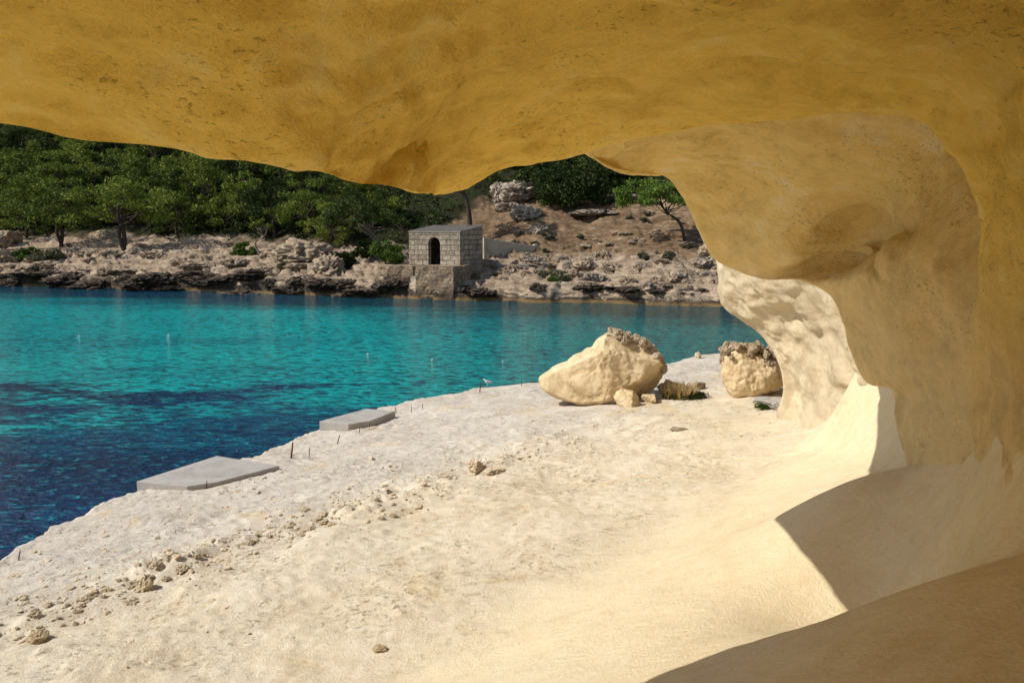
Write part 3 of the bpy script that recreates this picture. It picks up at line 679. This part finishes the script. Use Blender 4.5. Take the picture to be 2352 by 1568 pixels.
# ------------------------------------------------------------------ plants on the shelf
def blades(n, r, h, seed, lean=.5):
    rr = np.random.default_rng(seed); V = []; Fc = []
    for k in range(n):
        a = rr.uniform(0, 6.28); d = r*math.sqrt(rr.uniform()); c = np.array([d*math.cos(a), d*math.sin(a)*.7, 0])
        hh = h*rr.uniform(.5, 1); ln = np.array([rr.normal()*lean, rr.normal()*lean, 1]); ln *= hh; wd_ = np.array([math.sin(a), math.cos(a), 0])*h*.03
        i = len(V); V += [c-wd_, c+wd_, c+ln*.6+wd_*.7, c+ln*.6-wd_*.7, c+ln+np.array([rr.normal()*.1*h, 0, -.08*h])]
        Fc += [[i, i+1, i+2, i+3], [i+3, i+2, i+4]]
    return np.array(V), Fc
def leaf_cloud(cen, rad, per, size, squash=.65, seed=0, up=.0, aspect=.4):
    rr = np.random.default_rng(seed); cen = np.asarray(cen, float); n = len(cen)
    d = rr.normal(size=(n, per, 3)); d /= np.linalg.norm(d, axis=2)[..., None]; r = rr.uniform(size=(n, per, 1))**.45
    p = cen[:, None]+d*r*np.asarray(rad).reshape(-1, 1, 1)*np.array([1, 1, squash])
    p = p.reshape(-1, 3); a = rr.normal(size=p.shape)+d.reshape(-1, 3)*.8+np.array([0, 0, up]); a /= np.linalg.norm(a, axis=1)[:, None]
    b = np.cross(a, rr.normal(size=p.shape)); b /= np.linalg.norm(b, axis=1)[:, None]
    s = size*rr.uniform(.6, 1.3, size=(len(p), 1)); a = a*s; b = b*s*aspect
    V = np.stack([p-a-b*.5, p+b-a*.2, p+a, p-b-a*.2], 1).reshape(-1, 3)
    return V, np.arange(len(V)).reshape(-1, 4)
p, t = hit(1556, 914, gz)
tf = thing('grass_tuft', 'dry yellow grass tuft with green base growing right of the largest boulder', 'grass tuft', (p[0], p[1]-.1, float(gnear(p[0], p[1]-.1))))
V, Fc = blades(460, .38, .48, 3, .35); mk('dry_blades', V, Fc, M_dry, tf)
V, Fc = leaf_cloud(np.array([[x, random.uniform(-.25,.1), .07] for x in np.linspace(-.3, .6, 18)]), np.full(18, .11), 70, .035, .8, 5); mk('green_leaves', V, Fc, M_dark, tf)
p, t = hit(1755, 938, gz)
pt_ = thing('small_plant', 'small green weed growing at the foot of the smaller boulder', 'plant', (p[0], p[1], float(gnear(p[0], p[1]))))
V, Fc = leaf_cloud(np.array([[x, 0, .07] for x in np.linspace(-.12, .15, 6)]), np.full(6, .09), 60, .03, .9, 6); mk('leaves', V, Fc, M_green, pt_)

# ------------------------------------------------------------------ stone hut
HR = math.atan2(-.42, .9); ux = np.array([math.cos(HR), math.sin(HR)]); uy = np.array([-math.sin(HR), math.cos(HR)])
fr_corner = np.array([-3.66, 56.4]); HW, HL, HZ = 4.2, 3.5, 2.25
cenf = fr_corner-ux*HW/2
hut = thing('stone_hut', 'small square hut of grey stone blocks with an arched doorway on the far shore', 'hut', (cenf[0], cenf[1], HZ), HR)
bm = bmesh.new()
w2 = HW/2; dw = .5; sprg = 1.5; Hf = 2.32; Hb = 2.72; th = .4; bz = -.9
arc = [(dw*math.cos(a), sprg+dw*math.sin(a)) for a in np.linspace(math.pi, 0, 15)]
pts = [(-w2, 0)]+[(-dw, 0)]+arc+[(dw, 0), (w2, 0), (w2, Hf), (-w2, Hf)]
prism(bm, [(x, 0, z) for x, z in pts], (0, th, 0))
slope = (Hb-Hf)/HL
for x0 in (-w2, w2-th):
    prism(bm, [(x0, th+.002, bz), (x0, HL-th-.002, bz), (x0, HL-th-.002, Hf+slope*(HL-th)), (x0, th+.002, Hf+slope*th)], (th, 0, 0))
prism(bm, [(-w2, HL-th, bz), (-w2, HL, bz), (-w2, HL, Hb), (-w2, HL-th, Hb-slope*th)], (HW, 0, 0))
box(bm, -w2+.004, w2-.004, .004, HL-.004, bz-.3, -.004)
mkbm('wall', bm, M_blocks, hut)
bm = bmesh.new(); ov = .04
prism(bm, [(-w2-ov, -ov, Hf+.003), (-w2-ov, HL+ov, Hb+.012+slope*ov), (-w2-ov, HL+ov, Hb+.12+slope*ov), (-w2-ov, -ov, Hf+.10)], (HW+2*ov, 0, 0))
rf = mkbm('roof', bm, M_roofslab, hut)
bm = bmesh.new()
for k in range(24):
    x = -w2-ov+.03+(HW+2*ov-.06)*(k+.5)/24
    prism(bm, [(x-.05, -ov+.02, Hf+.104), (x+.05, -ov+.02, Hf+.104), (x+.03, -ov+.02, Hf+.14), (x-.03, -ov+.02, Hf+.14)], (0, HL+2*ov-.04, (HL+2*ov-.04)*slope+.0))
mkbm('roof_tiles', bm, M_roofslab, rf)
bm = bmesh.new(); box(bm, .26, .4, .42, .5, .004, 1.9); mkbm('door_post', bm, plain('grey_wood', (.2,.17,.14)), hut)
cor = np.array([-4.19, 54.45])
def rough_block(name, label, cat_, corner, lw, ld, z0, z1, mat, seed, rz=HR):
    bm = bmesh.new(); box(bm, -lw, 0, 0, ld, 0, z1-z0)
    bmesh.ops.subdivide_edges(bm, edges=bm.edges[:], cuts=14, use_grid_fill=True)
    V = np.array([v.co[:] for v in bm.verts]); d = np.stack([fbm(V*1.6+seed, 3), fbm(V*1.6+seed+30, 3), fbm(V*1.6+seed+60, 3)], 1)*.08
    for v, dd in zip(bm.verts, d): v.co += Vector(dd*np.array([1, 1, .7]))
    o = mkbm(name, bm, mat); o.location = (corner[0], corner[1], z0); o.rotation_euler = (0, 0, rz)
    return tag(o, label, cat_)
rough_block('stone_terrace', 'square rubble masonry terrace in front of the hut, standing in the water', 'terrace', cor+ux*.2, 3.0, 4.6, -.6, 2.3, M_rubble, 3)
c_ = cor-ux*3.6+uy*.9
rough_block('retaining_wall', 'low rubble retaining wall left of the hut terrace', 'wall', c_, 2.5, 2.5, .3, 2.2, M_rubble, 9)
for k in range(4):
    q_ = cor-ux*(2.85+.05*k)+uy*(.15+.3*k)
    rough_block('stone_step', ['lowest', 'second lowest', 'second highest', 'highest'][k]+' worn stone step climbing left of the hut terrace', 'step', q_, .75, .5, .2, .65+.42*k, M_wall, 20+k)
A = np.array([-2.2, 61.5]); B = np.array([2.15, 64.0]); n = 26
dr = (B-A)/np.linalg.norm(B-A); nr = np.array([-dr[1], dr[0]])*.25
Wp = A[None]+(B-A)[None]*np.linspace(0, 1, n+1)[:, None]; wz = far_z(Wp[:, 0], Wp[:, 1])
V = []
for k in range(n+1):
    f = k/n; c = Wp[k]; top = max(4.15-.75*f, wz[k]+.25)+.03*math.sin(k*2.3)
    for sgn, z in ((-1, 1.5), (-1, top), (1, top), (1, 1.5)): V.append((c[0]+sgn*nr[0]*.5, c[1]+sgn*nr[1]*.5, z))
Fc = [[k*4+j, k*4+(j+1) % 4, (k+1)*4+(j+1) % 4, (k+1)*4+j] for k in range(n) for j in range(4)]+[[0,1,2,3],[4*n,4*n+1,4*n+2,4*n+3]]
tag(mk('stone_wall', V, Fc, M_wall, None, False), 'long low stone wall running right from behind the hut', 'wall')

# ------------------------------------------------------------------ far shore rocks
def fstone(px, t, wpx, hpx, label, mat, seed, group=None, dz=.0, sink=.2, jag=.3):
    p = far_at(px, t); r = wpx*t/F/2; h = hpx*t/F
    return stone('rock', label, 'rock', group, mat, (p[0], p[1], p[2]+h*sink+dz), (r, r*.9, h*.62/.7), seed, 5 if wpx > 45 else 4, .7, seed*.9, jag=jag)
fstone(1200, 79, 100, 34, 'largest white outcrop beside the dark bushes above the hut', M_white, 1, None, .3)
fstone(1148, 80, 40, 40, 'upright white rock left of the largest white outcrop', M_white, 2, None, .3)
fstone(1165, 77, 44, 24, 'small white rock under the largest white outcrop', M_white, 3)
fstone(1205, 73, 58, 26, 'white boulder on the slope right above the hut roof', M_white, 4)
fstone(1243, 69, 48, 24, 'white boulder lowest in the line under the dark bushes', M_white, 5)
fstone(1360, 74, 100, 14, 'flat pale ledge below the dark bushes', M_white, 6, None, -.15)
fstone(1430, 76, 90, 14, 'flat pale ledge left of the small umbrella pine', M_white, 3, None, -.15)
fstone(760, 61.5, 74, 46, 'large pale rock right of the light shelf, left of the hut', M_shore, 2)
fstone(690, 66, 100, 40, 'dark cracked rock under the sapling on the left shore', M_shore, 4)
fstone(30, 82, 60, 36, 'reddish boulder among the pines at the left margin', M_shore, 5)
fstone(20, 74, 70, 32, 'brown boulder behind the low bushes at the left margin', M_shore, 1)
fstone(1625, 58, 40, 30, 'squarish rock on the shore just left of the cave cliff', M_shore, 6)
for k in range(60):
    px = random.uniform(1130, 1660); x0 = (px-CX)/F*54; t = float(ys(np.array([x0]))[0])+random.uniform(.8, 7)
    fstone(px, t, random.uniform(12, 48), random.uniform(7, 20), 'broken pale rock strewn over the shore right of the hut', M_shore if k % 3 else M_white, k, 'pale rocks strewn right of the hut', 0, .05, .4)
for k in range(18):
    px = random.uniform(1240, 1640); fstone(px, random.uniform(60, 72), random.uniform(14, 40), random.uniform(4, 9), 'pale stone lying on the brown slope below the dark bushes', M_shore, k+2, 'pale stones on the brown slope', 0, .0, .4)
for k in range(50):
    px = random.uniform(-20, 850); x0 = (px-CX)/F*62; t = float(ys(np.array([x0]))[0])+random.uniform(1.0, 11)
    fstone(px, t, random.uniform(14, 56), random.uniform(6, 14), 'broken tan rock lying on the shore left of the hut', M_shore, k+3, 'tan rocks strewn left of the hut', 0, .05, .4)
for k in range(64):
    px = -10+k*27+random.uniform(-14, 14)
    if 930 < px < 1060 or (px > 1060 and k % 2): continue
    for it in range(4): x0 = (px-CX)/F*float(ys(np.array([x0 if it else 0.0]))[0])
    t = float(ys(np.array([x0]))[0])+random.uniform(-.2, 1.2)
    hh = random.uniform(9, 20) if px < 930 else random.uniform(6, 13)
    fstone(px, t, random.uniform(24, 80), hh, 'black wet rock along the waterline of the far shore', M_black, k, 'black rocks along the far waterline', 0, -.05, .5)
for k in range(7):
    px = 935+random.uniform(0, 60); fstone(px, 54.6+random.uniform(-.2, .6), random.uniform(14, 26), random.uniform(8, 15), 'rubble stone at the water in front of the terrace steps', M_shore, k, 'rubble stones by the terrace steps', .2)

# ------------------------------------------------------------------ trees
def pine(seed, H, W, crown_h, ncl, per, mat, lean=(0, 0), bark=None, trunks=1, low=-.35, name='pine_tree', leaf=.16):
    rr = np.random.default_rng(seed)
    root = link(bpy.data.objects.new(name, None))
    top = np.array([lean[0], lean[1], H-crown_h*.55]); cz = H-crown_h*.55
    cen = []; rad = []
    while len(cen) < ncl:
        d = rr.normal(size=3); d /= np.linalg.norm(d)
        if d[2] < low: continue
        r = rr.uniform(.5, 1.05)*(1+.25*math.sin(3*math.atan2(d[1], d[0])+seed))
        c = np.array([d[0]*W/2*r, d[1]*W/2*r, d[2]*crown_h*.5*r])+np.array([lean[0], lean[1], cz]); cen.append(c); rad.append(rr.uniform(.08, .15)*W)
    tv = []
    for tk in range(trunks):
        b0 = np.array([tk*.35-.15*(trunks-1), 0, -.5]); m1 = b0*.8+top*.35+np.array([rr.normal()*.25, rr.normal()*.2, .4]); m1[2] = H*.3
        m2 = top*.8+np.array([rr.normal()*.3+tk*.3, rr.normal()*.2, 0]); m2[2] = top[2]*.75
        pts = cat(np.array([b0, m1, m2, top+np.array([0, 0, crown_h*.2])]), 4); tv.append(tubeVF(pts, np.linspace(.2, .06, len(pts))*(H/6.5), 8))
    for c in cen[:14]:
        s0 = top*rr.uniform(.6, .95); s0[0] = lean[0]*(s0[2]/max(top[2], .1)); s0[1] = lean[1]*(s0[2]/max(top[2], .1)); mid = (s0+c)/2+np.array([0, 0, -.15*H*.3]); tv.append(tubeVF(cat(np.array([s0, mid, c]), 3), np.linspace(.075, .02, 7)*(H/6.5), 6))
    V, Fc = joinVF(tv); mk('trunk', V, Fc, bark or M_bark, root)
    V, Fc = leaf_cloud(cen, rad, per, leaf, .5, seed, .5, .3); mk('crown', V, Fc, mat, root)
    return root
protos = [pine(1, 6.4, 7.2, 4.9, 52, 145, M_pine, trunks=2, low=-.6), pine(2, 5.6, 7.0, 5.2, 52, 145, M_pine, (.4, 0), low=-.8), pine(3, 6.2, 6.6, 5.8, 54, 145, M_pine, (-.3, .2), low=-.85), pine(4, 5.6, 7.6, 4.8, 54, 140, M_pine, (.2, 0), trunks=2, low=-.7), pine(5, 6.6, 7.2, 6.0, 56, 140, M_pine, low=-.8)]
pdark = [pine(11, 6.6, 6.8, 6.0, 50, 130, M_dark, low=-.8), pine(12, 7.0, 6.4, 6.2, 50, 130, M_dark, low=-.8)]
used = set()
def put(proto, px, t, sc, rz, label, group=None, cat_='tree'):
    o = proto if id(proto) not in used else copy_thing(proto); used.add(id(proto))
    p = far_at(px, t); o.location = p; o.scale = sc if hasattr(sc, '__len__') else (sc,)*3; o.rotation_euler = (0, 0, rz); return tag(o, label, cat_, group)
named = [(0,293,74,1.15,'rounded bright green pine with bare forked trunks, foremost on the left shore'),(3,150,79,1.1,'bright green pine left of the foremost rounded pine'),(2,70,86,1.0,'pine crown at the left margin above the reddish boulder'),(1,415,79,.85,'small pine just right of the foremost rounded pine'),(4,480,83,1.15,'tall broad pine at the middle of the left wood'),(1,560,79,1.1,'loose pine right of the middle of the left wood'),(3,715,74,.9,'low pine leaning over the cracked rock left of the hut'),(2,355,84,1.15,'pine standing directly behind the foremost rounded pine'),(0,800,77,.95,'pine under the lowest dip of the cave roof'),(4,225,88,1.0,'pine rising between the two front pines on the left'),(2,762,71,.62,'small low pine between the cracked rock and the leaning dark pine'),(4,850,76,.8,'pine right behind the leaning dark pine beside the hut')]
for v, px, t, sc, l in named: put(protos[v], px, t, sc, random.uniform(0, 6), l)
put(pdark[0], 640, 77, .9, 1, 'dark green pine right behind the slender sapling')
put(pdark[1], -20, 92, 1.2, 1, 'dark pine cut off by the left margin of the view')
k = 0
for row, (t, n) in enumerate(((90, 14), (99, 14), (109, 14), (118, 7))):
    for i in range(n):
        px = -70+i*80+(row % 2)*40+random.uniform(-18, 18)
        if px > 1010: continue
        pr = pdark[(k//2) % 2] if (row > 0 and k % 2 == 0) or (row == 0 and k % 4 == 0) else protos[k % 5]
        put(pr, px, t+random.uniform(-3, 3), random.uniform(1.0, 1.35), random.uniform(0, 6), 'pine crown merging into the wood on the left hillside', 'pines of the wood on the left hillside'); k += 1
lp = pine(21, 5.0, 5.6, 3.2, 36, 130, M_dark, (-1.6, -.3), M_barklight, 2, low=-.5)
put(lp, 880, 65, 1.0, 0, 'dark pine with bare bent trunks leaning left beside the hut')
lp2 = pine(22, 3.6, 4.0, 2.4, 26, 120, M_dark, (-.9, 0)); put(lp2, 945, 68, 1.0, 0, 'low dark pine with drooping branches behind the hut roof')
sp_ = pine(23, 3.2, 1.8, 1.4, 12, 90, M_pine, (-.1, 0), M_barklight, name='sapling'); put(sp_, 608, 68, 1.0, 0, 'slender sapling with a thin pale trunk on the left rock shelf')
tp = pine(24, 8.5, 5.5, 3.6, 40, 140, M_dark, (-1.1, 0)); put(tp, 1082, 70, 1.0, 0, 'pine whose bare leaning trunk stands above the hut, its crown behind the cave roof')
up = pine(25, 4.8, 6.0, 2.9, 50, 150, M_green, (-2.3, 0), low=-.25, name='umbrella_pine'); put(up, 1572, 64, 1.0, 0, 'small umbrella pine with a curved trunk on the slope left of the cave arch')

def shrub(px, t, wpx, hpx, mat, label, seed, group=None, leaf=.11, n=26, per=150):
    p = far_at(px, t); W = wpx*t/F; H = hpx*t/F; rr = np.random.default_rng(seed)
    root = thing('shrub', label, 'shrub', p, 0, group); cen = []
    while len(cen) < n:
        d = rr.uniform(-1, 1, 3); d[2] = abs(d[2])
        if np.linalg.norm(d) > 1: continue
        cen.append([d[0]*W*.42, d[1]*W*.32, H*.12+d[2]*H*.72])
    V, Fc = leaf_cloud(cen, np.full(n, max(.12*W, .22*H)), per, leaf, .7, seed, .2, .5); mk('foliage', V, Fc, mat, root)
    tv = [tubeVF([(0, 0, -.3), (c[0]*.4, c[1]*.4, c[2]*.5), tuple(c)], [.05, .035, .015], 5) for c in cen[:7]]
    V, Fc = joinVF(tv); mk('stem', V, Fc, M_bark, root)
shrub(68, 74, 75, 40, M_green, 'dark green rounded shrub at the left end of the far shore', 1)
shrub(118, 72.5, 90, 28, M_sage, 'grey green low shrub in front of the dark rounded one', 2)
shrub(562, 70, 62, 36, M_green, 'bright green low shrub on the light rock shelf', 3)
shrub(792, 62.5, 60, 42, M_dark, 'dark shrub against the large pale rock left of the hut', 4)
shrub(890, 62, 100, 65, M_green, 'green bushy shrub touching the left wall of the hut', 5)
shrub(840, 64, 70, 48, M_dark, 'dark shrub between the bushy shrub and the leaning pine', 6)
shrub(1275, 56.5, 110, 22, M_sage, 'dry grey scrub right of the hut', 7)
shrub(1085, 57.0, 40, 14, M_sage, 'dry scrub at the right foot of the hut', 8)
shrub(1268, 54.5, 26, 12, M_green, 'tiny green plant on the pale rocks right of the hut', 9)
shrub(1475, 58.5, 34, 22, M_sage, 'small grey bush on the rocks below the umbrella pine', 10)
shrub(1535, 58.5, 34, 22, M_sage, 'small grey bush nearest the cave cliff', 11)
shrub(655, 63.5, 34, 16, M_sage, 'dry tuft on the rocks below the sapling', 12)
for k in range(14):
    shrub(random.uniform(1130, 1600), random.uniform(61, 73), random.uniform(14, 40), random.uniform(6, 14), M_sage, 'dry scrub clump on the brown slope above the hut', 60+k, 'dry scrub clumps on the brown slope', .1, 9, 70)
big = [(1310,76,200,120,'widest dark evergreen bush, in the middle of the mass above the slope'),(1245,79,130,110,'dark evergreen bush directly right of the largest white outcrop'),(1380,78,150,115,'dark evergreen bush at the right of the mass'),(1425,81,120,75,'low dark bush at the right end of the mass, left of the umbrella pine'),(1300,87,180,120,'dark bush touching the point where two rock roofs meet'),(1190,88,120,110,'dark bush behind the largest white outcrop'),(1400,90,160,90,'dark bush high behind the right of the mass'),(1490,92,160,90,'dark bush behind the crown of the umbrella pine')]
for i, (px, t, w, h, l) in enumerate(big): shrub(px, t, w, h, M_dark, l, 30+i, None, .16, 40, 190)
cen = []
while len(cen) < 1800:
    x = random.uniform(-92, 30); qv = random.uniform(10, 70)
    if qv < float(wood_lim(x))+random.gauss(1.0, 1.2): continue
    y = float(ys(np.array([x]))[0])+qv/.95; cen.append((x, y))
cen = np.array(cen); cz = far_z(cen[:, 0], cen[:, 1])
V, Fc = leaf_cloud(np.column_stack([cen, cz+.5]), rng.uniform(.8, 1.8, len(cen)), 75, .19, .7, 77, .3, .5)
tag(mk('undergrowth', V, Fc, M_dark), 'dark scrub covering the ground under the hillside pines', 'undergrowth', kind='stuff')

# ------------------------------------------------------------------ small beach things at the far left
p, t = hit(57, 590, far_z, 50); 
lb_ = thing('litter_bin', 'grey blue bin standing by the shrubs at the far left shore', 'bin', p)
bm = bmesh.new(); prism(bm, [(-.2,-.2,-.2),(.2,-.2,-.2),(.2,.2,-.2),(-.2,.2,-.2)], (0,0,.85)); mkbm('body', bm, plain('blue_grey_plastic', (.16,.22,.28)), lb_)
bm = bmesh.new(); prism(bm, [(-.24,-.24,.652),(.24,-.24,.652),(.24,.24,.652),(-.24,.24,.652)], (0,0,.1)); mkbm('lid', bm, plain('pale_lid', (.42,.47,.5)), lb_)
p, t = hit(36, 601, far_z, 50)
bg = thing('beach_bag', 'small blue bag lying at the far left end of the shore', 'bag', p)
V, Fc = stoneVF(3, 3, .15, .7); mk('body', V*np.array([.2,.14,.26])+np.array([0,0,.15]), Fc, plain('blue_cloth', (.06,.22,.55)), bg)
V, Fc = tubeVF([(.1*math.cos(a), 0, .28+.14*math.sin(a)) for a in np.linspace(0, math.pi, 9)], [.014]*9, 6); mk('handle', V, Fc, plain('blue_strap', (.05,.15,.4)), bg)

# ------------------------------------------------------------------ light, world, camera
sd = Vector((-.711, -.155, .685)).normalized()
sun = bpy.data.lights.new('sun', 'SUN'); sun.energy = 5.0; sun.angle = math.radians(.5); sun.color = (1.0, .95, .86)
so = link(bpy.data.objects.new('sun', sun)); so.rotation_euler = sd.to_track_quat('Z', 'Y').to_euler(); so.location = (-20, -5, 30)
w = bpy.data.worlds.new('World'); scene.world = w; w.use_nodes = True
nt = w.node_tree; bg_ = nt.nodes['Background']
sky = nt.nodes.new('ShaderNodeTexSky'); sky.sky_type = 'NISHITA'; sky.sun_disc = False
sky.sun_elevation = math.asin(sd.z); sky.sun_rotation = math.atan2(sd.x, sd.y)
nt.links.new(sky.outputs[0], bg_.inputs[0]); bg_.inputs[1].default_value = .12
cam = bpy.data.cameras.new('Camera'); cam.lens = 28.0; cam.sensor_width = 36; cam.clip_end = 600; cam.clip_start = .05
co = link(bpy.data.objects.new('Camera', cam)); co.location = (0, 0, 5.0); co.rotation_euler = (math.radians(90-8.2), 0, 0)
scene.camera = co
scene.view_settings.view_transform = 'Standard'; scene.view_settings.look = 'None'; scene.view_settings.exposure = 0
